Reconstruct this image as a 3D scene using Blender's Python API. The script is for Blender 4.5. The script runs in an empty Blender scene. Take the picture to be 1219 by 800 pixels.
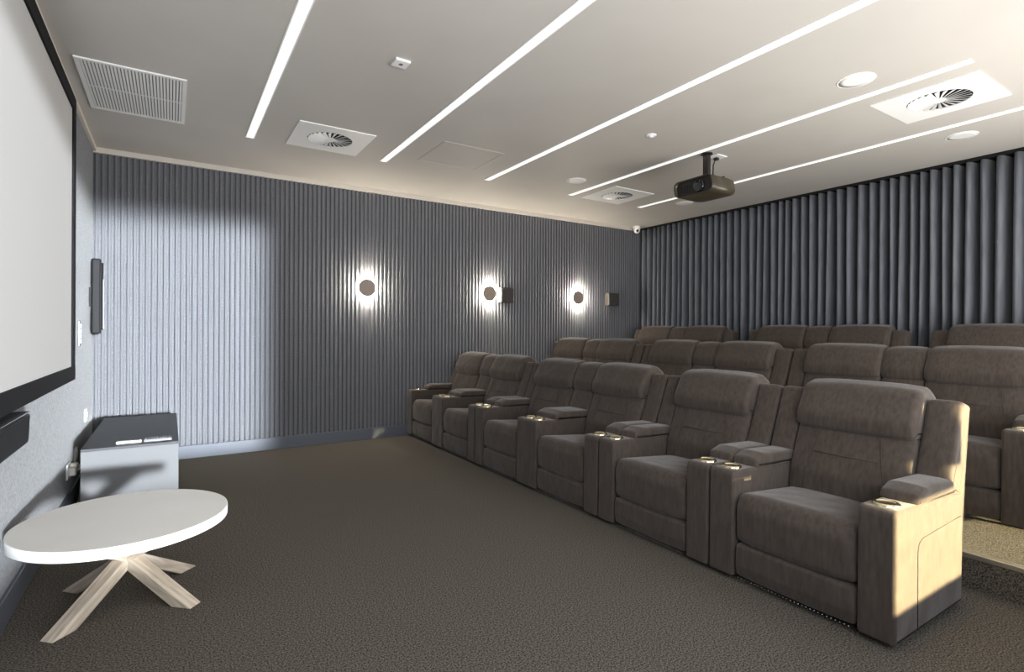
import bpy, bmesh, math, random
from mathutils import Matrix, Vector
random.seed(7)
PI = math.pi
scene = bpy.context.scene
C = scene.collection

# ------------------------------------------------------------------ camera
CAM_H = 1.34
yaw, roll = math.radians(32.62), math.radians(0.25)
F = Vector((math.sin(yaw), math.cos(yaw), 0))
R0 = Vector((math.cos(yaw), -math.sin(yaw), 0)); U0 = Vector((0, 0, 1))
R = R0*math.cos(roll) + U0*math.sin(roll)
U = U0*math.cos(roll) - R0*math.sin(roll)
cam_data = bpy.data.cameras.new('camera')
cam_data.sensor_width = 36.0; cam_data.sensor_fit = 'HORIZONTAL'
cam_data.lens = 634.06/1219*36.0
cam_data.shift_y = -(400-393.5)/1219
cam_data.clip_start = 0.02
cam = bpy.data.objects.new('camera', cam_data); C.objects.link(cam)
cam.matrix_world = Matrix(((R.x, U.x, -F.x, 0), (R.y, U.y, -F.y, 0), (R.z, U.z, -F.z, CAM_H), (0, 0, 0, 1)))
scene.camera = cam

# ------------------------------------------------------------------ world, daylight, exposure
w = bpy.data.worlds.new('sky'); scene.world = w; w.use_nodes = True
w.node_tree.nodes['Background'].inputs[0].default_value = (0.75, 0.85, 1.0, 1)
w.node_tree.nodes['Background'].inputs[1].default_value = 1.0

def area_light(name, loc, direction, sx, sy, power, color, spread):
    l = bpy.data.lights.new(name, 'AREA'); l.shape = 'RECTANGLE'
    l.size = sx; l.size_y = sy; l.energy = power; l.color = color; l.spread = math.radians(spread)
    o = bpy.data.objects.new(name, l); C.objects.link(o)
    o.location = loc
    o.rotation_euler = Vector(direction).to_track_quat('-Z', 'Y').to_euler()
    return o
NEAR = -0.65
# daylight through the left pane of the glazed front, falling along the screen wall
area_light('daylight_left_pane', (1.07, NEAR+0.05, 1.66), (-0.20, 1, -0.06), 2.35, 2.4, 56, (0.88, 0.94, 1.0), 4)
# narrow area lights added in place of a low sun, sized to its patches
SUN = (1.0, 0.85, 0.48)
def sun_patch_light(name, x0, x1, z0, z1):      # z at the plane y = 1
    back = 1-(NEAR+0.05); dx, dz = -0.07, -0.10
    area_light(name, ((x0+x1)/2-dx*back, NEAR+0.05, (z0+z1)/2-dz*back), (dx, 1, dz), x1-x0, z1-z0, 42*(x1-x0)*(z1-z0), SUN, 1.5)
for k, (x0, x1, z0, z1) in enumerate(((2.545, 3.13, 0.165, 0.60), (3.13, 3.24, 0.165, 0.70), (3.24, 3.50, 0.165, 0.985), (3.50, 4.66, 0.10, 0.76))):
    sun_patch_light('added_sun_patch_%d' % (k+1), x0, x1, z0, z1)
# soft daylight of the glazed front: added lights tilted up to brighten the ceiling
area_light('daylight_soft_left', (1.0, NEAR+0.28, 1.75), (0, 1, 0.35), 2.3, 1.2, 84, (0.96, 0.97, 1.0), 170)
area_light('daylight_soft_right', (4.5, NEAR+0.5, 1.25), (-0.15, 1, 0.75), 3.8, 1.3, 108, (1.0, 0.96, 0.90), 150)

scene.view_settings.view_transform = 'Standard'
scene.view_settings.look = 'None'
scene.view_settings.gamma = 1.0
scene.view_settings.use_curve_mapping = False
scene.view_settings.exposure = 0.0

# ------------------------------------------------------------------ materials
def mat(name, color, rough=0.6, metal=0.0, color2=None, scale=20.0, stretch=(1, 1, 1), bump=0.0, bump_scale=None,
        sheen=0.0, emit=None, emit_strength=0.0, bump2=0.0, bump2_scale=6.0, detail=3.0, spec=0.5, lo=0.35, hi=0.65, coords='Object'):
    m = bpy.data.materials.new(name); m.use_nodes = True
    nt = m.node_tree; b = nt.nodes['Principled BSDF']
    b.inputs['Base Color'].default_value = (*color, 1); b.inputs['Roughness'].default_value = rough
    b.inputs['Metallic'].default_value = metal
    b.inputs['Specular IOR Level'].default_value = spec
    if sheen:
        b.inputs['Sheen Weight'].default_value = sheen; b.inputs['Sheen Roughness'].default_value = 0.4
    if emit:
        b.inputs['Emission Color'].default_value = (*emit, 1); b.inputs['Emission Strength'].default_value = emit_strength
    tc = nt.nodes.new('ShaderNodeTexCoord'); mp = nt.nodes.new('ShaderNodeMapping')
    mp.inputs['Scale'].default_value = stretch
    nt.links.new(tc.outputs[coords], mp.inputs['Vector'])
    n = nt.nodes.new('ShaderNodeTexNoise'); n.inputs['Scale'].default_value = scale; n.inputs['Detail'].default_value = detail
    nt.links.new(mp.outputs[0], n.inputs['Vector'])
    if color2 is not None:
        r = nt.nodes.new('ShaderNodeValToRGB')
        r.color_ramp.elements[0].position = lo; r.color_ramp.elements[0].color = (*color, 1)
        r.color_ramp.elements[1].position = hi; r.color_ramp.elements[1].color = (*color2, 1)
        nt.links.new(n.outputs['Fac'], r.inputs['Fac']); nt.links.new(r.outputs['Color'], b.inputs['Base Color'])
    last = None
    if bump:
        src = n
        if bump_scale:
            src = nt.nodes.new('ShaderNodeTexNoise'); src.inputs['Scale'].default_value = bump_scale; src.inputs['Detail'].default_value = 2
            nt.links.new(mp.outputs[0], src.inputs['Vector'])
        bp = nt.nodes.new('ShaderNodeBump'); bp.inputs['Strength'].default_value = bump; bp.inputs['Distance'].default_value = 0.01
        nt.links.new(src.outputs['Fac'], bp.inputs['Height']); last = bp
    if bump2:
        s2 = nt.nodes.new('ShaderNodeTexNoise'); s2.inputs['Scale'].default_value = bump2_scale; s2.inputs['Detail'].default_value = 1
        nt.links.new(tc.outputs[coords], s2.inputs['Vector'])
        bp2 = nt.nodes.new('ShaderNodeBump'); bp2.inputs['Strength'].default_value = bump2; bp2.inputs['Distance'].default_value = 0.05
        nt.links.new(s2.outputs['Fac'], bp2.inputs['Height'])
        if last: nt.links.new(last.outputs[0], bp2.inputs['Normal'])
        last = bp2
    if last: nt.links.new(last.outputs[0], b.inputs['Normal'])
    return m

M = {}
M['carpet'] = mat('carpet', (0.042, 0.037, 0.031), 0.95, color2=(0.225, 0.20, 0.168), scale=140, bump=0.6, bump_scale=330, detail=7, spec=0.1, lo=0.38, hi=0.62)
M['ceiling'] = mat('ceiling_paint', (0.56, 0.53, 0.485), 0.55, color2=(0.58, 0.55, 0.505), scale=2, spec=0.3)
M['felt'] = mat('wall_felt', (0.135, 0.140, 0.153), 0.95, color2=(0.225, 0.230, 0.245), scale=90, stretch=(1, 1, 0.6), bump=0.3, detail=5, sheen=0.15, spec=0.1, lo=0.3, hi=0.7, coords='Generated')
M['felt_flat'] = mat('wall_felt_flat', (0.135, 0.140, 0.153), 0.95, color2=(0.225, 0.230, 0.245), scale=70, bump=0.3, detail=5, sheen=0.15, spec=0.1, lo=0.3, hi=0.7)
M['skirting'] = mat('skirting_paint', (0.115, 0.13, 0.16), 0.4, scale=5)
M['crown'] = mat('crown_paint', (0.68, 0.63, 0.56), 0.5)
M['plaster'] = mat('plaster', (0.55, 0.53, 0.50), 0.8)
M['black_satin'] = mat('black_satin', (0.009, 0.009, 0.010), 0.55, spec=0.25)
M['black_velvet'] = mat('black_frame', (0.008, 0.008, 0.009), 0.8, spec=0.2)
M['screen'] = mat('screen_cloth', (0.56, 0.55, 0.535), 0.85, spec=0.2)
M['white_plastic'] = mat('white_plastic', (0.93, 0.92, 0.90), 0.4)
M['white_metal'] = mat('white_metal', (0.96, 0.955, 0.93), 0.35)
M['strip'] = mat('strip_diffuser', (0.9, 0.9, 0.9), 0.4, emit=(1.0, 0.98, 0.94), emit_strength=0.88)
M['dark_void'] = mat('dark_void', (0.02, 0.02, 0.02), 0.9)
M['grille_void'] = mat('grille_void', (0.28, 0.27, 0.26), 0.9)
M['sofa'] = mat('sofa_suede', (0.056, 0.044, 0.036), 0.8, color2=(0.090, 0.071, 0.059), scale=14, stretch=(4, 4, 0.8), detail=8,
                bump=0.2, bump_scale=220, sheen=0.3, bump2=0.35, bump2_scale=5, spec=0.25, lo=0.3, hi=0.72)
M['seam'] = mat('seam_thread', (0.055, 0.046, 0.041), 0.8)
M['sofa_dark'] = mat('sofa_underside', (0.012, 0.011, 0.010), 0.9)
M['brass'] = mat('champagne_chrome', (0.86, 0.76, 0.52), 0.12, metal=1.0)
M['cup_dark'] = mat('cup_inside', (0.25, 0.21, 0.13), 0.25, metal=0.9)
M['curtain'] = mat('curtain_velvet', (0.125, 0.136, 0.158), 0.65, color2=(0.17, 0.183, 0.208), scale=12, stretch=(2, 2, 0.3), bump=0.1, bump_scale=200, sheen=0.3, spec=0.3)
M['table_top'] = mat('table_white', (0.74, 0.72, 0.665), 0.4, color2=(0.77, 0.75, 0.695), scale=3, spec=0.4)
M['table_edge'] = mat('table_edge_white', (0.82, 0.815, 0.79), 0.4)
M['cab_front'] = mat('cabinet_satin_grey', (0.15, 0.153, 0.157), 0.5, spec=0.3)
M['cab_top'] = mat('cabinet_charcoal', (0.035, 0.037, 0.042), 0.5)
M['sconce'] = mat('sconce_bronze', (0.34, 0.275, 0.225), 0.55)
M['led'] = mat('sconce_led', (1, 1, 1), 0.5, emit=(1.0, 0.90, 0.76), emit_strength=540)
M['speaker_body'] = mat('speaker_taupe', (0.055, 0.047, 0.040), 0.5)
M['speaker_cloth'] = mat('speaker_grille', (0.05, 0.046, 0.042), 0.8, scale=300, bump=0.3)
M['chrome'] = mat('chrome', (0.72, 0.73, 0.75), 0.2, metal=1.0)
M['projector'] = mat('projector_shell', (0.058, 0.046, 0.028), 0.35, spec=0.6)
M['projector_front'] = mat('projector_front', (0.016, 0.014, 0.012), 0.35)
M['lens'] = mat('lens_glass', (0.01, 0.012, 0.02), 0.05, spec=1.0)
M['cord'] = mat('black_cord', (0.015, 0.015, 0.015), 0.5)
M['white_cord'] = mat('cream_plug', (0.75, 0.70, 0.60), 0.45)
M['silver'] = mat('silver_plastic', (0.17, 0.17, 0.18), 0.4, metal=0.2)
M['nosing'] = mat('nosing_metal', (0.55, 0.52, 0.45), 0.35, metal=0.8)
M['alu'] = mat('window_frame_grey', (0.10, 0.10, 0.105), 0.4, metal=0.5)

def wood(name):
    m = bpy.data.materials.new(name); m.use_nodes = True; nt = m.node_tree; b = nt.nodes['Principled BSDF']
    b.inputs['Roughness'].default_value = 0.6
    tc = nt.nodes.new('ShaderNodeTexCoord'); mp = nt.nodes.new('ShaderNodeMapping'); mp.inputs['Scale'].default_value = (1.2, 9, 9)
    n = nt.nodes.new('ShaderNodeTexNoise'); n.inputs['Scale'].default_value = 4; n.inputs['Detail'].default_value = 8; n.inputs['Distortion'].default_value = 0.6
    r = nt.nodes.new('ShaderNodeValToRGB')
    r.color_ramp.elements[0].position = 0.3; r.color_ramp.elements[0].color = (0.52, 0.42, 0.32, 1)
    r.color_ramp.elements[1].position = 0.62; r.color_ramp.elements[1].color = (0.84, 0.74, 0.60, 1)
    nt.links.new(tc.outputs['Object'], mp.inputs[0]); nt.links.new(mp.outputs[0], n.inputs['Vector'])
    nt.links.new(n.outputs['Fac'], r.inputs[0]); nt.links.new(r.outputs[0], b.inputs['Base Color'])
    return m
M['wood'] = wood('bleached_wood')

# ------------------------------------------------------------------ helpers
def link(name, me, parent=None):
    o = bpy.data.objects.new(name, me); C.objects.link(o)
    if parent: o.parent = parent
    return o
def obj(name, bm, m, parent=None, smooth=False, loc=None):
    me = bpy.data.meshes.new(name)
    bmesh.ops.recalc_face_normals(bm, faces=bm.faces[:])
    if smooth:
        for f in bm.faces: f.smooth = True
    bm.to_mesh(me); bm.free(); me.materials.append(M[m])
    o = link(name, me, parent)
    if loc: o.location = loc
    return o
def empty(name, loc=(0, 0, 0), rz=0):
    o = bpy.data.objects.new(name, None); C.objects.link(o); o.location = loc; o.rotation_euler = (0, 0, rz)
    o.empty_display_size = 0.1
    return o
def tag(o, label, cat, group=None):
    o['label'] = label; o['category'] = cat
    if group: o['group'] = group
    return o
def struct(o):
    o['kind'] = 'structure'; return o
def copy_tree(o, parent=None):
    c = o.copy(); C.objects.link(c); c.parent = parent
    for ch in [x for x in o.children]: copy_tree(ch, c)
    return c
def box(bm, x0, x1, y0, y1, z0, z1, bev=0.0, seg=2):
    v = [bm.verts.new((x, y, z)) for x in (x0, x1) for y in (y0, y1) for z in (z0, z1)]
    fs = [(0, 1, 3, 2), (4, 6, 7, 5), (0, 4, 5, 1), (2, 3, 7, 6), (0, 2, 6, 4), (1, 5, 7, 3)]
    faces = [bm.faces.new([v[i] for i in f]) for f in fs]
    if bev:
        es = list({e for f in faces for e in f.edges})
        bmesh.ops.bevel(bm, geom=es, offset=bev, segments=seg, affect='EDGES', profile=0.5)
    return bm
def bx(x0, x1, y0, y1, z0, z1, bev=0.0, seg=2):
    return box(bmesh.new(), x0, x1, y0, y1, z0, z1, bev, seg)
def lathe(prof, n=32, bm=None, M4=None):
    bm = bm or bmesh.new(); rings = []
    for r, z in prof:
        if r < 1e-6: rings.append([bm.verts.new((0, 0, z))])
        else: rings.append([bm.verts.new((r*math.cos(2*PI*i/n), r*math.sin(2*PI*i/n), z)) for i in range(n)])
    for a, b in zip(rings, rings[1:]):
        for i in range(n):
            j = (i+1) % n
            if len(a) == 1 and len(b) == 1: continue
            if len(a) == 1: bm.faces.new((a[0], b[i], b[j]))
            elif len(b) == 1: bm.faces.new((a[i], a[j], b[0]))
            else: bm.faces.new((a[i], a[j], b[j], b[i]))
    if M4 is not None: bmesh.ops.transform(bm, matrix=M4, verts=[v for r in rings for v in r])
    return bm
def tube(pts, r, n=8, bm=None):
    bm = bm or bmesh.new(); rings = []
    pts = [Vector(p) for p in pts]
    for i, p in enumerate(pts):
        d = (pts[min(i+1, len(pts)-1)] - pts[max(i-1, 0)]).normalized()
        a = d.orthogonal().normalized() if i == 0 else (prev - d*prev.dot(d)).normalized()
        prev = a; b = d.cross(a)
        rings.append([bm.verts.new(p + r*(a*math.cos(2*PI*k/n) + b*math.sin(2*PI*k/n))) for k in range(n)])
    for a, b in zip(rings, rings[1:]):
        for k in range(n): bm.faces.new((a[k], a[(k+1) % n], b[(k+1) % n], b[k]))
    bm.faces.new(rings[0][::-1]); bm.faces.new(rings[-1])
    return bm
def fillet(pts, rad, n=5):
    out = []; N = len(pts)
    for i in range(N):
        p = Vector(pts[i]); a = Vector(pts[i-1]) - p; b = Vector(pts[(i+1) % N]) - p
        r = rad[i] if isinstance(rad, (list, tuple)) else rad
        la, lb = a.length, b.length; a.normalize(); b.normalize()
        ang = a.angle(b); t = min(r/math.tan(ang/2), la*0.48, lb*0.48)
        s, e = p + a*t, p + b*t
        g = 0.006
        if la*0.5-t > 2*g: out.append(s + a*g)
        for k in range(n+1):
            q = k/n
            out.append((s*(1-q)**2 + p*2*q*(1-q) + e*q*q))
        if lb*0.5-t > 2*g: out.append(e + b*g)
    return out
def slab(prof, y0, y1, r=0.02, bulge=0.0, nmid=4, bm=None):
    """closed (u,z) outline swept along y, its two ends rounded with radius r, its faces puffed by bulge"""
    bm = bm or bmesh.new(); N = len(prof); P = [Vector(p) for p in prof]
    area = sum(P[i].x*P[(i+1) % N].y - P[(i+1) % N].x*P[i].y for i in range(N))
    sg = 1 if area > 0 else -1
    nrm = []
    for i in range(N):
        d = (P[(i+1) % N] - P[i-1]); nrm.append(Vector((d.y, -d.x)).normalized()*sg)
    secs = []
    K = 4
    for k in range(K+1):
        th = PI/2*k/K; secs.append((y0 + r*(1-math.cos(th)), -r*(1-math.sin(th))))
    L = y1 - y0 - 2*r
    secs.insert(0, (y0, -r-0.004))
    for t in [0.006/L] + [k/(nmid+1) for k in range(1, nmid+1)] + [1-0.006/L]:
        secs.append((y0 + r + L*t, bulge*(1-(2*t-1)**4)))
    for k in range(K, -1, -1):
        th = PI/2*k/K; secs.append((y1 - r*(1-math.cos(th)), -r*(1-math.sin(th))))
    secs.append((y1, -r-0.004))
    rings = [[bm.verts.new((p.x + nn.x*off, y, p.y + nn.y*off)) for p, nn in zip(P, nrm)] for y, off in secs]
    for a, b in zip(rings, rings[1:]):
        for i in range(N): bm.faces.new((a[i], a[(i+1) % N], b[(i+1) % N], b[i]))
    bm.faces.new(rings[0][::-1]); bm.faces.new(rings[-1])
    return bm

# ------------------------------------------------------------------ room
XL, XR, YB, H = -0.635, 7.02, 6.472, 3.077     # screen wall, curtain wall, ribbed wall, ceiling
T = 0.15
T2, T3 = 0.18, 0.36; X2, X3 = 3.53, 5.13       # seating tiers
struct(obj('floor', bx(XL-T, XR+T, NEAR-T, YB+T, -0.12, 0), 'carpet'))
struct(obj('ceiling', bx(XL-T, XR+T, NEAR-T, YB+T, H, H+0.12), 'ceiling'))
struct(obj('wall_left', bx(XL-T, XL, NEAR, YB+T, 0, H), 'felt_flat'))
wall_back = struct(obj('wall_back', bx(XL, XR, YB, YB+T, 0, H), 'felt_flat'))
struct(obj('wall_right', bx(XR, XR+T, NEAR, YB+T, 0, H), 'plaster'))
# glazed front behind the camera: sill, head, piers
wn = bmesh.new()
box(wn, XL-T, XR+T, NEAR-T, NEAR, 0, 0.275)
box(wn, XL-T, XR+T, NEAR-T, NEAR, 2.92, H)
box(wn, XL-T, -0.25, NEAR-T, NEAR, 0.275, 2.92)
box(wn, 2.25, 2.50, NEAR-T, NEAR, 0.275, 2.92)
box(wn, 6.50, XR+T, NEAR-T, NEAR, 0.275, 2.92)
struct(obj('wall_near', wn, 'plaster'))
def window(name, x0, x1, z0, z1, n):
    wnd = bmesh.new(); t = 0.05
    box(wnd, x0, x1, NEAR-0.10, NEAR-0.05, z0, z0+t); box(wnd, x0, x1, NEAR-0.10, NEAR-0.05, z1-t, z1)
    for k in range(n+1):
        x = x0 + (x1-x0-t)*k/n; box(wnd, x, x+t, NEAR-0.10, NEAR-0.05, z0+t, z1-t)
    return struct(obj(name, wnd, 'alu'))
window('window_1', -0.25, 2.25, 0.275, 2.92, 2)
window('window_2', 2.50, 6.50, 0.275, 2.92, 3)
# carpeted tiers with their nosings
for nm, x0, z0, z1 in (('floor_tier', X2, 0, T2), ('floor_tier', X3, T2, T3)):
    t = struct(obj(nm, bx(x0, XR, NEAR, YB, z0, z1), 'carpet'))
    obj('nosing', bx(x0-0.006, x0+0.045, NEAR, YB, z1-0.022, z1+0.004, 0.003), 'nosing', t)
struct(obj('baseboard_left', bx(XL, XL+0.016, NEAR, YB, 0, 0.135, 0.004), 'skirting'))
struct(obj('baseboard_back', bx(XL+0.016, X2, YB-0.032, YB, 0, 0.135, 0.004), 'skirting'))
struct(obj('trim_1', bx(XL, 6.66, YB-0.045, YB, H-0.052, H, 0.004), 'crown'))
struct(obj('trim_2', bx(XL, XL+0.03, NEAR, YB-0.045, H-0.04, H, 0.004), 'crown'))
# felt ribs of the back wall
rib_h0, rib_h1 = 0.135, H-0.052
rbm = bmesh.new()
prof = [(0.000, 0), (0.005, -0.022), (0.010, -0.026), (0.024, -0.026), (0.029, -0.022), (0.034, 0)]
lo = [rbm.verts.new((x, y, 0)) for x, y in prof]; hi = [rbm.verts.new((x, y, rib_h1-rib_h0)) for x, y in prof]
for i in range(len(prof)-1): rbm.faces.new((lo[i], lo[i+1], hi[i+1], hi[i]))
rbm.faces.new(lo); rbm.faces.new(hi)
bmesh.ops.recalc_face_normals(rbm, faces=rbm.faces[:])
rme = bpy.data.meshes.new('rib'); rbm.to_mesh(rme); rbm.free(); rme.materials.append(M['felt'])
x = XL + 0.012
while x < 6.66:
    o = link('rib', rme, wall_back); o.location = (x, YB, rib_h0); x += 0.0500

# ------------------------------------------------------------------ ceiling fittings
STRIP_X = (0.594, 1.832, 3.066, 4.295, 5.528)
strip_labels = ('white recessed strip light closest to the projection screen wall',
                'white recessed strip light between the square sensor and the access panel',
                'white recessed strip light between access panel and the small round detector',
                'white recessed strip light running right over the projector mount',
                'white recessed strip light closest to the dark curtain')
for i, x in enumerate(STRIP_X):
    t = tag(empty('ceiling_strip_light', (x, 3.315, H)), strip_labels[i], 'strip light', 'recessed ceiling strip lights')
    b = bmesh.new(); wd, ln = 0.039, 2.03
    box(b, -wd, -wd+0.008, -ln, ln, -0.004, 0); box(b, wd-0.008, wd, -ln, ln, -0.004, 0)
    box(b, -wd+0.008, wd-0.008, -ln, -ln+0.008, -0.004, 0); box(b, -wd+0.008, wd-0.008, ln-0.008, ln, -0.004, 0)
    obj('frame', b, 'white_metal', t)
    obj('diffuser', bx(-wd+0.008, wd-0.008, -ln+0.008, ln-0.008, -0.002, 0), 'strip', t)

# return-air grille
t = tag(empty('return_air_grille', (-0.222, 4.815, H)), 'large white slatted air grille in the ceiling by the screen', 'air vent')
b = bmesh.new(); hx, hy, fw = 0.31, 0.465, 0.026
box(b, -hx, -hx+fw, -hy, hy, -0.010, 0); box(b, hx-fw, hx, -hy, hy, -0.010, 0)
box(b, -hx+fw, hx-fw, -hy, -hy+fw, -0.010, 0); box(b, -hx+fw, hx-fw, hy-fw, hy, -0.010, 0)
obj('frame', b, 'white_metal', t)
obj('backing', bx(-hx+fw, hx-fw, -hy+fw, hy-fw, -0.001, 0), 'grille_void', t)
obj('crossbar', bx(-hx+fw, hx-fw, -0.006, 0.006, -0.005, -0.001), 'white_metal', t)
sl = bmesh.new(); box(sl, -0.0064, 0.0064, -hy+fw, hy-fw, -0.009, -0.004)
bmesh.ops.recalc_face_normals(sl, faces=sl.faces[:])
sme = bpy.data.meshes.new('slat'); sl.to_mesh(sme); sl.free(); sme.materials.append(M['white_metal'])
ns = 29
for k in range(ns):
    o = link('slat', sme, t); o.location = (-hx+fw + (2*hx-2*fw)*(k+0.5)/ns, 0, 0)

# swirl diffusers
bl = bmesh.new()
# one swirl blade: a thin tilted vane from inner to outer radius
r0, r1 = 0.045, 0.188
vv = [bl.verts.new(p) for p in ((r0, 0.005, -0.004), (r1, 0.016, -0.004), (r1, -0.012, -0.014), (r0, -0.004, -0.010),
                               (r0, 0.005, -0.006), (r1, 0.016, -0.006), (r1, -0.012, -0.016), (r0, -0.004, -0.012))]
for f in ((0, 1, 2, 3), (7, 6, 5, 4), (0, 4, 5, 1), (1, 5, 6, 2), (2, 6, 7, 3), (3, 7, 4, 0)): bl.faces.new([vv[i] for i in f])
bmesh.ops.recalc_face_normals(bl, faces=bl.faces[:])
bme = bpy.data.meshes.new('blade'); bl.to_mesh(bme); bl.free(); bme.materials.append(M['white_metal'])
for (x, y), lab in zip(((1.215, 4.99), (4.82, 1.635), (4.81, 5.03)),
                       ('white square swirl diffuser next to the slatted air grille',
                        'white square swirl diffuser between two round ceiling speakers',
                        'white square swirl diffuser in ceiling corner by curtain and ribbed wall')):
    t = tag(empty('swirl_diffuser', (x, y, H)), lab, 'air vent', 'square swirl air diffusers')
    pl = bmesh.new(); hs = 0.325; n = 48
    outer = []; inner = []
    for k in range(n):
        a = 2*PI*k/n; ca, sa = math.cos(a), math.sin(a); s = hs/max(abs(ca), abs(sa))
        outer.append((ca*s, sa*s)); inner.append((0.195*ca, 0.195*sa))
    ob = [pl.verts.new((*p, 0)) for p in outer]; ot = [pl.verts.new((*p, -0.008)) for p in outer]
    it = [pl.verts.new((*p, -0.008)) for p in inner]; ib = [pl.verts.new((*p, 0)) for p in inner]
    for k in range(n):
        j = (k+1) % n
        pl.faces.new((ob[k], ob[j], ot[j], ot[k])); pl.faces.new((ot[k], ot[j], it[j], it[k])); pl.faces.new((it[k], it[j], ib[j], ib[k]))
    obj('face_plate', pl, 'white_metal', t)
    obj('throat', lathe([(0, -0.001), (0.195, -0.001), (0.195, 0), (0, 0)], 32), 'dark_void', t)
    obj('hub', lathe([(0, -0.012), (0.04, -0.011), (0.046, -0.006), (0.046, 0)], 32), 'white_metal', t)
    for k in range(24):
        o = link('blade', bme, t); o.rotation_euler = (0, 0, 2*PI*k/24)

# access panel
t = tag(empty('access_panel', (2.43, 4.775, H)), 'flush square access panel painted like the ceiling', 'access panel')
b = bmesh.new(); hs = 0.325
box(b, -hs, hs, -hs, -hs+0.012, -0.003, 0); box(b, -hs, hs, hs-0.012, hs, -0.003, 0)
box(b, -hs, -hs+0.012, -hs+0.012, hs-0.012, -0.003, 0); box(b, hs-0.012, hs, -hs+0.012, hs-0.012, -0.003, 0)
obj('frame', b, 'ceiling', t)
obj('panel', bx(-hs+0.015, hs-0.015, -hs+0.015, hs-0.015, -0.002, 0), 'ceiling', t)

# ceiling speakers
for (x, y), lab in zip(((3.975, 1.82), (5.875, 1.825), (3.94, 4.79), (5.86, 4.83)),
                       ('round white ceiling speaker across a strip light from square diffuser, away from curtain',
                        'round white ceiling speaker between the last strip light and the curtain, nearer the step',
                        'round white ceiling speaker near the strip lights\' ends, away from the curtain',
                        'round white ceiling speaker beyond the projector, between strip light and curtain')):
    t = tag(empty('ceiling_speaker', (x, y, H)), lab, 'speaker', 'round in-ceiling speakers')
    obj('rim', lathe([(0.104, -0.004), (0.114, -0.004), (0.117, 0), (0.104, 0)], 40), 'white_metal', t)
    obj('grille', lathe([(0, -0.004), (0.07, -0.004), (0.104, -0.0038), (0.104, 0)], 40), 'white_plastic', t, True)
t = tag(empty('ceiling_sensor', (1.248, 3.30, H)), 'small square white sensor on the ceiling', 'sensor')
obj('base', bx(-0.05, 0.05, -0.05, 0.05, -0.016, 0, 0.004), 'white_plastic', t)
obj('sensor_eye', lathe([(0, -0.020), (0.010, -0.019), (0.014, -0.016)], 16), 'silver', t, True)
t = tag(empty('smoke_detector', (3.578, 3.318, H)), 'small round white detector on ceiling beside projector', 'detector')
obj('base', lathe([(0, -0.010), (0.040, -0.010), (0.048, 0)], 32), 'white_plastic', t)
obj('cap', lathe([(0, -0.020), (0.018, -0.019), (0.026, -0.010)], 24), 'white_plastic', t, True)

# security camera in the corner
t = tag(empty('security_camera', (6.50, 6.33, H)), 'small white dome security camera in the ceiling corner', 'camera')
obj('mount', lathe([(0, 0), (0.062, 0), (0.062, -0.035), (0.055, -0.045), (0, -0.045)], 32), 'white_plastic', t)
obj('dome', lathe([(0.052, -0.045), (0.052, -0.065), (0.045, -0.092), (0.028, -0.110), (0, -0.117)], 28), 'white_plastic', t, True)
obj('lens', lathe([(0, 0.014), (0.018, 0.012), (0.022, 0)], 20, M4=Matrix.Translation((-0.022, -0.038, -0.078)) @ Vector((-0.45, -0.85, -0.3)).to_track_quat('Z', 'Y').to_matrix().to_4x4()), 'lens', t, True)

# ------------------------------------------------------------------ projector
t = tag(empty('projector', (4.40, 3.36, H)), 'dark projector hanging from the ceiling on a short post', 'projector')
obj('mount_plate', lathe([(0, 0), (0.055, 0), (0.055, -0.010), (0.03, -0.022), (0, -0.022)], 24), 'projector_front', t)
pb = bx(-0.022, 0.022, -0.030, 0.030, -0.275, -0.01, 0.004)
obj('post', pb, 'projector_front', t)
# outer shell: hollow rounded sleeve open towards the screen
ol = fillet([(-0.235, -0.43), (0.215, -0.43), (0.235, -0.27), (-0.20, -0.27)], [0.07, 0.07, 0.06, 0.05], 6)   # (y, z)
def inset(pts, d):
    c = Vector((sum(p.x for p in pts)/len(pts), sum(p.y for p in pts)/len(pts)))
    return [p + (c-p).normalized()*d for p in pts]
sh = bmesh.new()
il = inset(ol, 0.016)
def ring(pts, x, s=1.0):
    c = Vector((sum(p.x for p in pts)/len(pts), sum(p.y for p in pts)/len(pts)))
    return [sh.verts.new((x, c.x+(p.x-c.x)*s, c.y+(p.y-c.y)*s)) for p in pts]
rs = [ring(il, -0.12), ring(il, -0.20), ring(ol, -0.205), ring(ol, 0.08), ring(ol, 0.14, 0.97), ring(ol, 0.17, 0.88), ring(ol, 0.18, 0.7)]
for a, b2 in zip(rs, rs[1:]):
    for i in range(len(a)): sh.faces.new((a[i], a[(i+1) % len(a)], b2[(i+1) % len(a)], b2[i]))
sh.faces.new(rs[-1])
shell = obj('shell', sh, 'projector', t, True)
fr = bmesh.new(); il2 = inset(ol, 0.016)
a = [fr.verts.new((-0.175, p.x, p.y)) for p in il2]; b2 = [fr.verts.new((-0.13, p.x, p.y)) for p in il2]
fr.faces.new(a); fr.faces.new(b2[::-1])
for i in range(len(a)): fr.faces.new((a[i], a[(i+1) % len(a)], b2[(i+1) % len(a)], b2[i]))
front = obj('front_panel', fr, 'projector_front', t)
Mx = Matrix.Translation((-0.175, -0.05, -0.35)) @ Matrix.Rotation(-PI/2, 4, 'Y')
obj('lens', lathe([(0.06, 0), (0.06, 0.02), (0.05, 0.022), (0.045, 0.008), (0, 0.014)], 32, M4=Mx), 'lens', front, True)
for k in range(4):
    obj('vent_slot', bx(-0.181, -0.174, 0.06+0.03*k, 0.075+0.03*k, -0.39, -0.31), 'dark_void', front)
kb = bmesh.new()
for dy in (-0.11, -0.15): lathe([(0, 0.02), (0.012, 0.02), (0.014, 0)], 12, kb, Matrix.Translation((0.05, dy, -0.272)))
box(kb, 0.07, 0.12, -0.10, -0.04, -0.275, -0.262)
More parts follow.
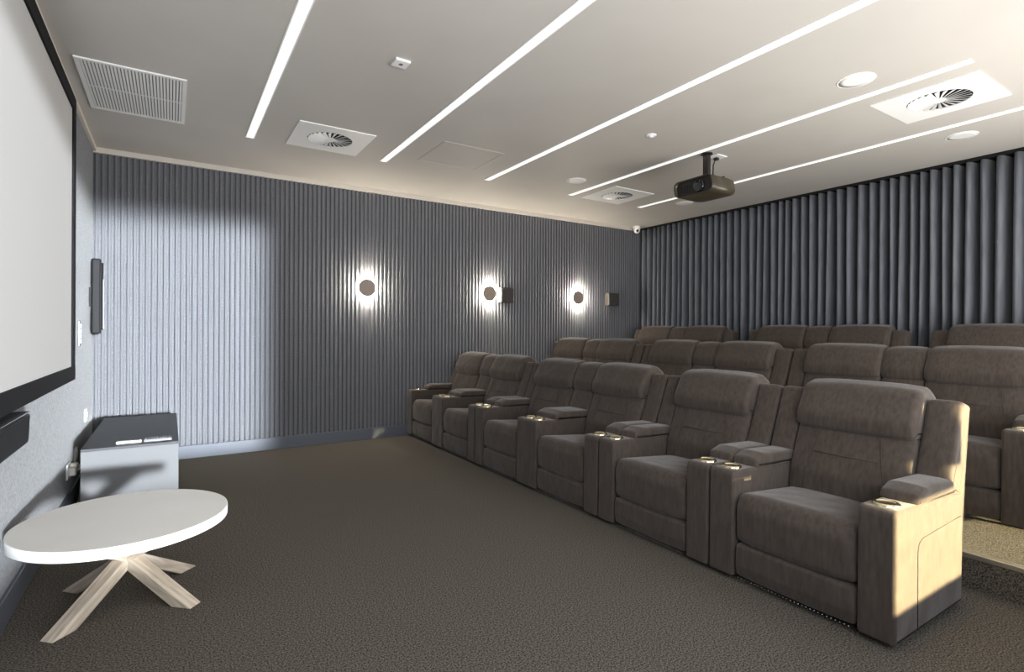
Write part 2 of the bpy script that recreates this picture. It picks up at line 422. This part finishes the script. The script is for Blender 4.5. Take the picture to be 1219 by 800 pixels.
obj('adjusting_knob', kb, 'projector_front', t)
obj('bracket', bx(-0.07, 0.07, -0.08, 0.08, -0.277, -0.266, 0.003), 'projector_front', t)
obj('cable', tube([(0.16, 0.02, -0.012), (0.14, 0.015, -0.05), (0.10, 0.0, -0.10), (0.07, -0.02, -0.19), (0.06, -0.04, -0.272)], 0.006), 'cord', t, True)
t = tag(empty('ceiling_outlet', (4.56, 3.36, H)), 'white power outlet plate on ceiling behind projector post', 'outlet')
obj('plate', bx(-0.075, 0.075, -0.06, 0.06, -0.010, 0, 0.003), 'white_plastic', t)
obj('plug', bx(-0.02, 0.02, -0.01, 0.03, -0.035, -0.010, 0.004), 'cord', t)

# ------------------------------------------------------------------ screen wall
XS = -0.57
t = tag(empty('projection_screen', (XS, 3.12, 0)), 'large white projection screen in a wide black frame', 'projection screen')
y0, y1, z0, z1, bw = -1.72, 1.72, 0.983, 2.956, 0.095
b = bmesh.new()
for (a0, a1, c0, c1) in ((y0, y1, z0, z0+bw), (y0, y1, z1-bw, z1), (y0, y0+bw, z0+bw, z1-bw), (y1-bw, y1, z0+bw, z1-bw)):
    box(b, XL-XS+0.0, 0.0, a0, a1, c0, c1)
obj('frame', b, 'black_velvet', t)
obj('screen_fabric', bx(-0.03, -0.012, y0+bw, y1-bw, z0+bw, z1-bw), 'screen', t)

t = tag(empty('soundbar', (XL, 2.35, 0)), 'long black soundbar mounted on wall below projection screen', 'soundbar')
sb = slab(fillet([(0.012, 0.815), (0.095, 0.822), (0.100, 0.955), (0.012, 0.965)], [0.006, 0.02, 0.012, 0.006], 4), -0.86, 0.86, 0.01)
obj('cabinet', sb, 'black_satin', t, True)
obj('top_edge', bx(0.02, 0.098, -0.85, 0.85, 0.962, 0.967), 'chrome', t)
obj('wall_bracket', bx(0.0, 0.014, -0.3, 0.3, 0.85, 0.93), 'black_satin', t)

t = tag(empty('column_speaker', (XL, 6.22, 0)), 'slim vertical black column speaker on wall near the corner', 'speaker')
obj('cabinet', bx(0.02, 0.085, -0.055, 0.055, 1.295, 1.985, 0.012, 3), 'black_satin', t)
obj('grille', slab(fillet([(0.082, -0.045), (0.082, 0.045), (0.100, 0.030), (0.104, 0.0), (0.100, -0.030)], 0.008, 3), 1.33, 1.95, 0.006), 'black_satin', t, True)
g = t.children[-1]; 
# the grille was swept along y; stand it upright
g.data.transform(Matrix(((1, 0, 0, 0), (0, 0, 1, 0), (0, 1, 0, 0), (0, 0, 0, 1)))); g.data.flip_normals()
obj('trim_strip', bx(0.100, 0.108, -0.010, 0.010, 1.34, 1.80, 0.002), 'chrome', t)
obj('wall_bracket', bx(0.0, 0.022, -0.03, 0.03, 1.55, 1.72), 'black_satin', t)

t = tag(empty('switch_plate', (XL, 5.535, 1.30)), 'tall steel switch plate with white rocker switches beside the screen', 'switch')
obj('plate', bx(0, 0.012, -0.04, 0.04, -0.105, 0.105, 0.004), 'chrome', t)
for k in range(4):
    obj('rocker', bx(0.012, 0.020, -0.02, 0.02, -0.078+0.041*k, -0.045+0.041*k, 0.003), 'white_plastic', t)
def outlet(loc, label, plug=False):
    t = tag(empty('wall_outlet', loc), label, 'outlet', 'white outlets on the screen wall')
    obj('plate', bx(0, 0.012, -0.055, 0.055, -0.055, 0.055, 0.004), 'white_plastic', t)
    obj('socket', bx(0.012, 0.018, -0.03, 0.03, -0.025, 0.03, 0.003), 'white_plastic', t)
    return t
outlet((XL, 5.957, 0.58), 'white wall outlet higher than the other, above the charcoal cabinet')
outlet((XL, 5.38, 0.345), 'white wall outlet low on wall beside the cabinet')
t = tag(empty('power_outlet', (XL, 5.03, 0.30)), 'low double power outlet with cream plugs and cords at the cabinet', 'outlet')
obj('plate', bx(0, 0.012, -0.075, 0.075, -0.055, 0.055, 0.004), 'white_plastic', t)
for dy, dz in ((-0.035, 0.0), (0.04, 0.015)):
    p = obj('plug', bx(0.012, 0.058, dy-0.03, dy+0.03, dz-0.03, dz+0.03, 0.010), 'white_cord', t)
    obj('cord', tube([(0.05, dy, dz), (0.07, dy+0.01, dz+0.01), (0.085, dy+0.04, dz+0.05), (0.09, dy+0.10, dz+0.085), (0.085, dy+0.17, dz+0.04), (0.06, dy+0.20, dz-0.12), (0.045, dy+0.22, -0.29)], 0.006), 'white_cord', p, True)
bc = obj('black_cord', tube([(0.085, 0.29, -0.291), (0.09, 0.24, -0.288), (0.092, 0.21, -0.22), (0.092, 0.17, -0.08), (0.085, 0.135, 0.0), (0.06, 0.11, 0.025), (0.012, 0.065, 0.03)], 0.009), 'cord', t, True)
bc['label'] = 'thick black cord'

# ------------------------------------------------------------------ AV cabinet and the things on it
t = tag(empty('media_cabinet', (-0.235, 5.44, 0)), 'low charcoal topped media cabinet with satin grey end', 'cabinet')
hx, hy, hz = 0.285, 0.78, 0.51
obj('body', bx(-hx+0.006, hx-0.006, -hy+0.012, hy, 0.02, hz-0.02), 'cab_top', t)
obj('end_panel', bx(-hx, hx, -hy, -hy+0.012, 0.012, hz-0.018, 0.002), 'cab_front', t)
obj('top', bx(-hx, hx, -hy, hy, hz-0.018, hz, 0.002), 'cab_top', t)
obj('plinth', bx(-hx+0.03, hx-0.03, -hy+0.04, hy-0.03, 0, 0.02), 'black_satin', t)
for k in (-1, 1): obj('side_door', bx(hx-0.006, hx, min(k*0.01, k*(hy-0.03)), max(k*0.01, k*(hy-0.03)), 0.03, hz-0.025, 0.002), 'cab_top', t)
t = tag(empty('remote_control', (-0.255, 4.76, hz)), 'slim white remote control lying on the cabinet', 'remote')
obj('body', bx(-0.075, 0.075, -0.022, 0.022, 0, 0.018, 0.006), 'white_plastic', t)
obj('keypad', bx(0.02, 0.065, -0.014, 0.014, 0.018, 0.020), 'silver', t)
t = tag(empty('power_board', (-0.08, 4.76, hz)), 'ridged silver box lying next to the remote on cabinet', 'device')
obj('body', bx(-0.088, 0.088, -0.04, 0.04, 0, 0.022, 0.005), 'silver', t)
for k in range(9): obj('ridge', bx(-0.078+0.018*k, -0.068+0.018*k, -0.036, 0.036, 0.020, 0.028, 0.002), 'silver', t)

# ------------------------------------------------------------------ coffee table
TX, TY, TR, TZ = -0.178, 3.165, 0.431, 0.44
t = tag(empty('coffee_table', (TX, TY, 0)), 'round white coffee table on crossed bleached wooden legs', 'table')
th = 0.045
top = obj('table_top', lathe([(0, TZ), (TR-0.004, TZ), (TR-0.001, TZ-0.001)], 96), 'table_top', t)
obj('edge_band', lathe([(TR-0.001, TZ-0.001), (TR, TZ-0.004), (TR, TZ-th), (TR-0.004, TZ-th-0.002), (0, TZ-th-0.002)], 96), 'table_edge', top, True)
for k, (fx, fy) in enumerate(((-0.415, 3.015), (0.055, 3.035), (0.065, 3.49), (-0.41, 3.50))):
    d = Vector((fx-TX+0.005, fy-TY-0.09, 0)); d.normalize(); s = Vector((-d.y, d.x, 0))
    cx, cy = TX-0.0, TY+0.095
    zt = TZ-th-0.002
    b = bmesh.new(); rr = 0.335
    foot = Vector((cx, cy, 0)) + d*rr; head = Vector((cx, cy, zt)) - d*0.30
    a, c = 0.052, 0.036
    lv = [b.verts.new(foot + d*i*a + s*j*c - Vector((TX, TY, 0))) for i, j in ((-1, -1), (1, -1), (1, 1), (-1, 1))]
    hv = [b.verts.new(head + d*i*a + s*j*c - Vector((TX, TY, 0))) for i, j in ((-1, -1), (1, -1), (1, 1), (-1, 1))]
    for i in range(4): b.faces.new((lv[i], lv[(i+1) % 4], hv[(i+1) % 4], hv[i]))
    b.faces.new(lv[::-1]); b.faces.new(hv)
    # local frame so that the grain runs along the leg
    Mr = Matrix.Translation(-(foot+head)/2 + Vector((TX, TY, 0)))
    ax = (head-foot).normalized(); q = ax.to_track_quat('X', 'Z').to_matrix().to_4x4()
    bmesh.ops.transform(b, matrix=q.inverted() @ Mr, verts=b.verts[:])
    bmesh.ops.bevel(b, geom=b.edges[:], offset=0.003, segments=1, affect='EDGES')
    o = obj('leg', b, 'wood', t)
    o.matrix_local = Mr.inverted() @ q

# ------------------------------------------------------------------ wall lights and surround speakers on the ribbed wall
YF = YB - 0.026
for x, lab in ((2.0, 'glowing round wall light above the near end of the front row'),
               (3.714, 'glowing round wall light with a square speaker right beside it'),
               (5.298, 'glowing round wall light close to the curtain corner')):
    t = tag(empty('wall_light', (x, YF, 1.852)), lab, 'wall light', 'round halo wall lights')
    RX = Matrix.Rotation(PI/2, 4, 'X')
    obj('base', lathe([(0, 0), (0.05, 0), (0.05, 0.03), (0, 0.03)], 32, M4=RX), 'white_metal', t)
    obj('led_ring', lathe([(0.05, 0.012), (0.092, 0.012), (0.092, 0.044), (0.05, 0.044)], 40, M4=RX), 'led', t)
    obj('front_disc', lathe([(0, 0.046), (0.100, 0.046), (0.104, 0.050), (0.104, 0.066), (0.098, 0.072), (0, 0.072)], 48, M4=RX), 'sconce', t)
for (x0, x1, z0, z1), lab in (((3.885, 4.10, 1.735, 1.945), 'small square taupe speaker mounted right beside a wall light'),
                              ((5.90, 6.13, 1.745, 1.955), 'small square taupe speaker alone on the wall near the curtain')):
    t = tag(empty('surround_speaker', ((x0+x1)/2, YF, (z0+z1)/2)), lab, 'speaker', 'square surround speakers on the ribbed wall')
    hw, hh = (x1-x0)/2, (z1-z0)/2
    obj('cabinet', bx(-hw, hw, -0.095, 0, -hh, hh, 0.008), 'speaker_body', t)
    obj('grille', bx(-hw+0.012, hw-0.012, -0.103, -0.095, -hh+0.012, hh-0.012, 0.004), 'speaker_cloth', t)
    obj('badge', bx(-0.012, 0.012, -0.1045, -0.103, -hh+0.022, -hh+0.028), 'silver', t)

# ------------------------------------------------------------------ curtains
def curtain(name, ya, yb, label, seed, pitch):
    rnd = random.Random(seed)
    n = int(round((yb-ya)/pitch)); z0, z1 = T3+0.012, H-0.035; nz = 14; per = 16
    ph = []; y = ya
    ws = [1+rnd.uniform(-0.22, 0.22) for _ in range(n)]; s = sum(ws); ws = [q*(yb-ya)/s for q in ws]
    amp = [rnd.uniform(0.88, 1.06) for _ in range(n)]; dr = [rnd.uniform(-1, 1) for _ in range(n)]; ph0 = [rnd.uniform(0, 6.28) for _ in range(n)]
    b = bmesh.new(); rows = []
    for iz in range(nz+1):
        t_ = iz/nz; z = z0 + (z1-z0)*t_; row = []; y = ya; fall = 1-t_
        for k in range(n):
            p = ws[k]
            for j in range(per):
                th_ = 2*PI*j/per - PI          # trough to trough, crest at 0
                yy = y + p*(th_+PI)/(2*PI) + 0.06*p*math.sin(th_)*(0.75+0.35*fall*abs(dr[k]))
                env = (1+math.cos(th_))/2
                yy += 0.012*dr[k]*fall*env + 0.004*math.sin(ph0[k]+5*t_)*env
                xx = 0.112*amp[k]*(math.cos(th_) if math.cos(th_) < 0 else math.cos(th_)**0.6)*(0.85+0.15*fall)
                row.append(b.verts.new((6.785 - xx, yy, z)))
            y += p
        row.append(b.verts.new((6.89, yb, z)))
        rows.append(row)
    for a, c in zip(rows, rows[1:]):
        for i in range(len(a)-1): b.faces.new((a[i], a[i+1], c[i+1], c[i]))
    o = obj(name, b, 'curtain', None, True)
    md = o.modifiers.new('thickness', 'SOLIDIFY'); md.thickness = 0.003
    tag(o, label, 'curtain', 'dark pleated curtains')
    return o
curtain('curtain', 3.33, 6.44, 'dark navy pleated curtain hanging from track, reaching the ribbed wall', 3, 0.109)
curtain('curtain', -0.15, 3.32, 'dark navy pleated curtain hanging from track, away from the ribbed wall', 11, 0.107)
tag(obj('curtain_track', bx(6.70, 6.79, NEAR+0.05, 6.44, H-0.035, H, 0.004), 'black_satin'), 'black curtain track fixed along the ceiling', 'curtain track')

# ------------------------------------------------------------------ recliners
AW, SW, CW = 0.155, 0.61, 0.30
seat_prof = fillet([(0.018, 0.222), (0.012, 0.40), (0.045, 0.476), (0.58, 0.435), (0.58, 0.25), (0.10, 0.215)], [0.035, 0.09, 0.07, 0.04, 0.02, 0.02])
foot_prof = fillet([(0.022, 0.040), (0.010, 0.10), (0.016, 0.205), (0.075, 0.212), (0.075, 0.045)], [0.012, 0.06, 0.022, 0.02, 0.012])
back_prof = fillet([(0.515, 0.40), (0.530, 0.55), (0.635, 0.805), (0.78, 0.80), (0.70, 0.38)], [0.03, 0.12, 0.03, 0.03, 0.03])
head_prof = fillet([(0.606, 0.792), (0.598, 0.87), (0.690, 1.035), (0.80, 1.060), (0.895, 1.00), (0.875, 0.80), (0.74, 0.785)], [0.03, 0.09, 0.08, 0.07, 0.06, 0.03, 0.02])
cback_prof = fillet([(0.525, 0.40), (0.545, 0.55), (0.645, 0.805), (0.78, 0.80), (0.70, 0.38)], [0.03, 0.12, 0.03, 0.03, 0.03])
chead_prof = fillet([(0.632, 0.795), (0.630, 0.87), (0.700, 1.025), (0.80, 1.048), (0.89, 0.99), (0.87, 0.80), (0.74, 0.785)], [0.03, 0.09, 0.08, 0.07, 0.06, 0.03, 0.02])
wing_prof = fillet([(0.572, 0.590), (0.732, 1.003), (0.842, 0.975), (0.690, 0.540)], [0.02, 0.03, 0.03, 0.02])
arm_prof = fillet([(0.008, 0.028), (0.014, 0.590), (0.705, 0.566), (0.728, 0.48), (0.728, 0.028)], [0.01, 0.035, 0.06, 0.05, 0.01])
pad_prof = fillet([(0.222, 0.579), (0.232, 0.622), (0.31, 0.648), (0.625, 0.636), (0.625, 0.568)], [0.010, 0.022, 0.05, 0.025, 0.010])
base_prof = [(0.06, 0.03), (0.06, 0.38), (0.70, 0.36), (0.70, 0.03)]
shell_prof = fillet([(0.70, 0.05), (0.72, 0.45), (0.84, 0.96), (0.885, 0.97), (0.80, 0.42), (0.78, 0.05)], 0.012, 3)

def ring_cup(parent, u, v):
    o = obj('cup_holder', lathe([(0.036, 0.003), (0.040, 0.009), (0.047, 0.011), (0.053, 0.007), (0.054, 0.0)], 28), 'brass', parent, True)
    o.location = (u, v, 0.588)
    i = obj('cup_well', lathe([(0, 0.004), (0.032, 0.003), (0.037, 0.005), (0.037, 0)], 24), 'cup_dark', o, True)
    return o
def arm(t, v0, wd, cups=1):
    a = obj('armrest' if cups == 1 else 'console', slab(arm_prof, v0+0.002, v0+wd-0.002, 0.015), 'sofa', t, True)
    p = obj('arm_pad', slab(pad_prof, v0-0.004, v0+wd+0.002, 0.018, 0.004), 'sofa', a, True)
    for k in range(cups):
        ring_cup(a, 0.105, v0 + wd*(k+0.5)/cups if cups == 1 else v0 + wd/2 + (k-0.5)*0.118)
    return a
def seam(parent, pts, r=0.0018):
    obj('seam', tube(pts, r, 5), 'seam', parent, True)
def seat(t, v0, wd):
    obj('seat_cushion', slab(seat_prof, v0+0.003, v0+wd-0.003, 0.035, 0.012, 6), 'sofa', t, True)
    fo = obj('footrest', slab(foot_prof, v0+0.006, v0+wd-0.006, 0.02, 0.006, 4), 'sofa', t, True)
    nb = bmesh.new()
    for k in range(30):
        bmesh.ops.create_icosphere(nb, subdivisions=1, radius=0.0035, matrix=Matrix.Translation((0.012, v0+0.03+(wd-0.06)*k/29, 0.033)))
    ch = obj('stud_trim', nb, 'chrome', fo, True); ch['kind'] = 'stuff'
    bk = obj('backrest', slab(back_prof, v0+0.003, v0+wd-0.003, 0.03, 0.012, 6), 'sofa', t, True)
    for s in (0.20, 0.80):
        yy = v0+wd*s; dy = 0.03*(1 if s < 0.5 else -1)
        seam(bk, [(0.5115, yy-dy, 0.45), (0.518, yy-dy*0.7, 0.52), (0.5345, yy-dy*0.2, 0.60), (0.564, yy+dy*0.4, 0.68), (0.603, yy+dy, 0.775)])
    seam(bk, [(0.556, v0+0.14, 0.664), (0.555, v0+wd/2, 0.662), (0.556, v0+wd-0.14, 0.664)])
    obj('headrest', slab(head_prof, v0+0.001, v0+wd-0.001, 0.035, 0.010, 6), 'sofa', t, True)
def wing(t, v0):
    obj('wing', slab(wing_prof, v0+0.003, v0+AW-0.003, 0.02, 0.003), 'sofa', t, True)
def shell_and_base(t, W):
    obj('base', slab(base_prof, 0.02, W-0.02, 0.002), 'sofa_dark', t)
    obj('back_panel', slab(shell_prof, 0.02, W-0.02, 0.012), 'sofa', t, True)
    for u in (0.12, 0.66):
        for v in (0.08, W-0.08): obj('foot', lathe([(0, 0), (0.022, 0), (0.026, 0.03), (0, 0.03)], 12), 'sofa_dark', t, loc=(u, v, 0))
def make_single():
    t = empty('recliner_chair'); W = 2*AW+SW
    shell_and_base(t, W)
    for i, v in enumerate((0, AW+SW)):
        a = arm(t, v, AW)
        y = 0.0005 if i == 0 else W-0.0005
        seam(a, [(0.22, y, 0.04), (0.22, y, 0.38), (0.235, y, 0.415), (0.27, y, 0.43), (0.70, y, 0.45)])
        wing(t, v)
    seat(t, AW, SW)
    return t, W
def make_double():
    t = empty('recliner_sofa'); W = 2*AW+2*SW+CW
    shell_and_base(t, W)
    for i, v in enumerate((0, W-AW)):
        a = arm(t, v, AW)
        y = 0.0005 if i == 0 else W-0.0005
        seam(a, [(0.22, y, 0.04), (0.22, y, 0.38), (0.235, y, 0.415), (0.27, y, 0.43), (0.70, y, 0.45)])
        wing(t, v)
    seat(t, AW, SW); seat(t, AW+SW+CW, SW)
    arm(t, AW+SW, CW, 2)
    obj('console_backrest', slab(cback_prof, AW+SW+0.003, AW+SW+CW-0.003, 0.028, 0.008), 'sofa', t, True)
    obj('console_headrest', slab(chead_prof, AW+SW+0.001, AW+SW+CW-0.001, 0.03, 0.008), 'sofa', t, True)
    return t, W
single, WS = make_single()
double, WD = make_double()
X1F, X2F, X3F = 2.530, 4.135, 5.69
def place(root, W, first, x, ya, yb, z, label, cat, group):
    o = root if first else copy_tree(root)
    o.location = (x, ya, z); o.scale = (1, (yb-ya)/W, 1)
    tag(o, label, cat, group); return o
gs, gd = 'single recliner chairs', 'two seat recliner sofas'
place(single, WS, True, X1F, 1.000, 1.918, 0, 'brown single recliner at the open end of front row, its outer arm sunlit', 'recliner', gs)
place(single, WS, False, X1F, 1.924, 2.838, 0, 'brown single recliner in the front row between a two seat sofa and the end recliner', 'recliner', gs)
place(double, WD, True, X1F, 2.846, 4.648, 0, 'brown two seat recliner sofa in the front row next to the single recliners', 'sofa', gd)
place(double, WD, False, X1F, 4.655, 6.440, 0, 'brown two seat recliner sofa in the front row against the ribbed wall', 'sofa', gd)
place(double, WD, False, X2F, 0.945, 2.755, T2, 'brown two seat recliner sofa at the open end of middle row, headrest sunlit', 'sofa', gd)
place(double, WD, False, X2F, 2.770, 4.590, T2, 'brown two seat recliner sofa in the centre of the middle row', 'sofa', gd)
place(double, WD, False, X2F, 4.610, 6.420, T2, 'brown two seat recliner sofa in the middle row against the ribbed wall', 'sofa', gd)
place(double, WD, False, X3F, 0.43, 2.23, T3, 'brown two seat recliner sofa at the open end of back row below the curtain', 'sofa', gd)
place(double, WD, False, X3F, 2.43, 4.22, T3, 'brown two seat recliner sofa in the centre of the back row below the curtain', 'sofa', gd)
place(double, WD, False, X3F, 4.46, 6.27, T3, 'brown two seat recliner sofa of the back row nearest to the ribbed wall', 'sofa', gd)
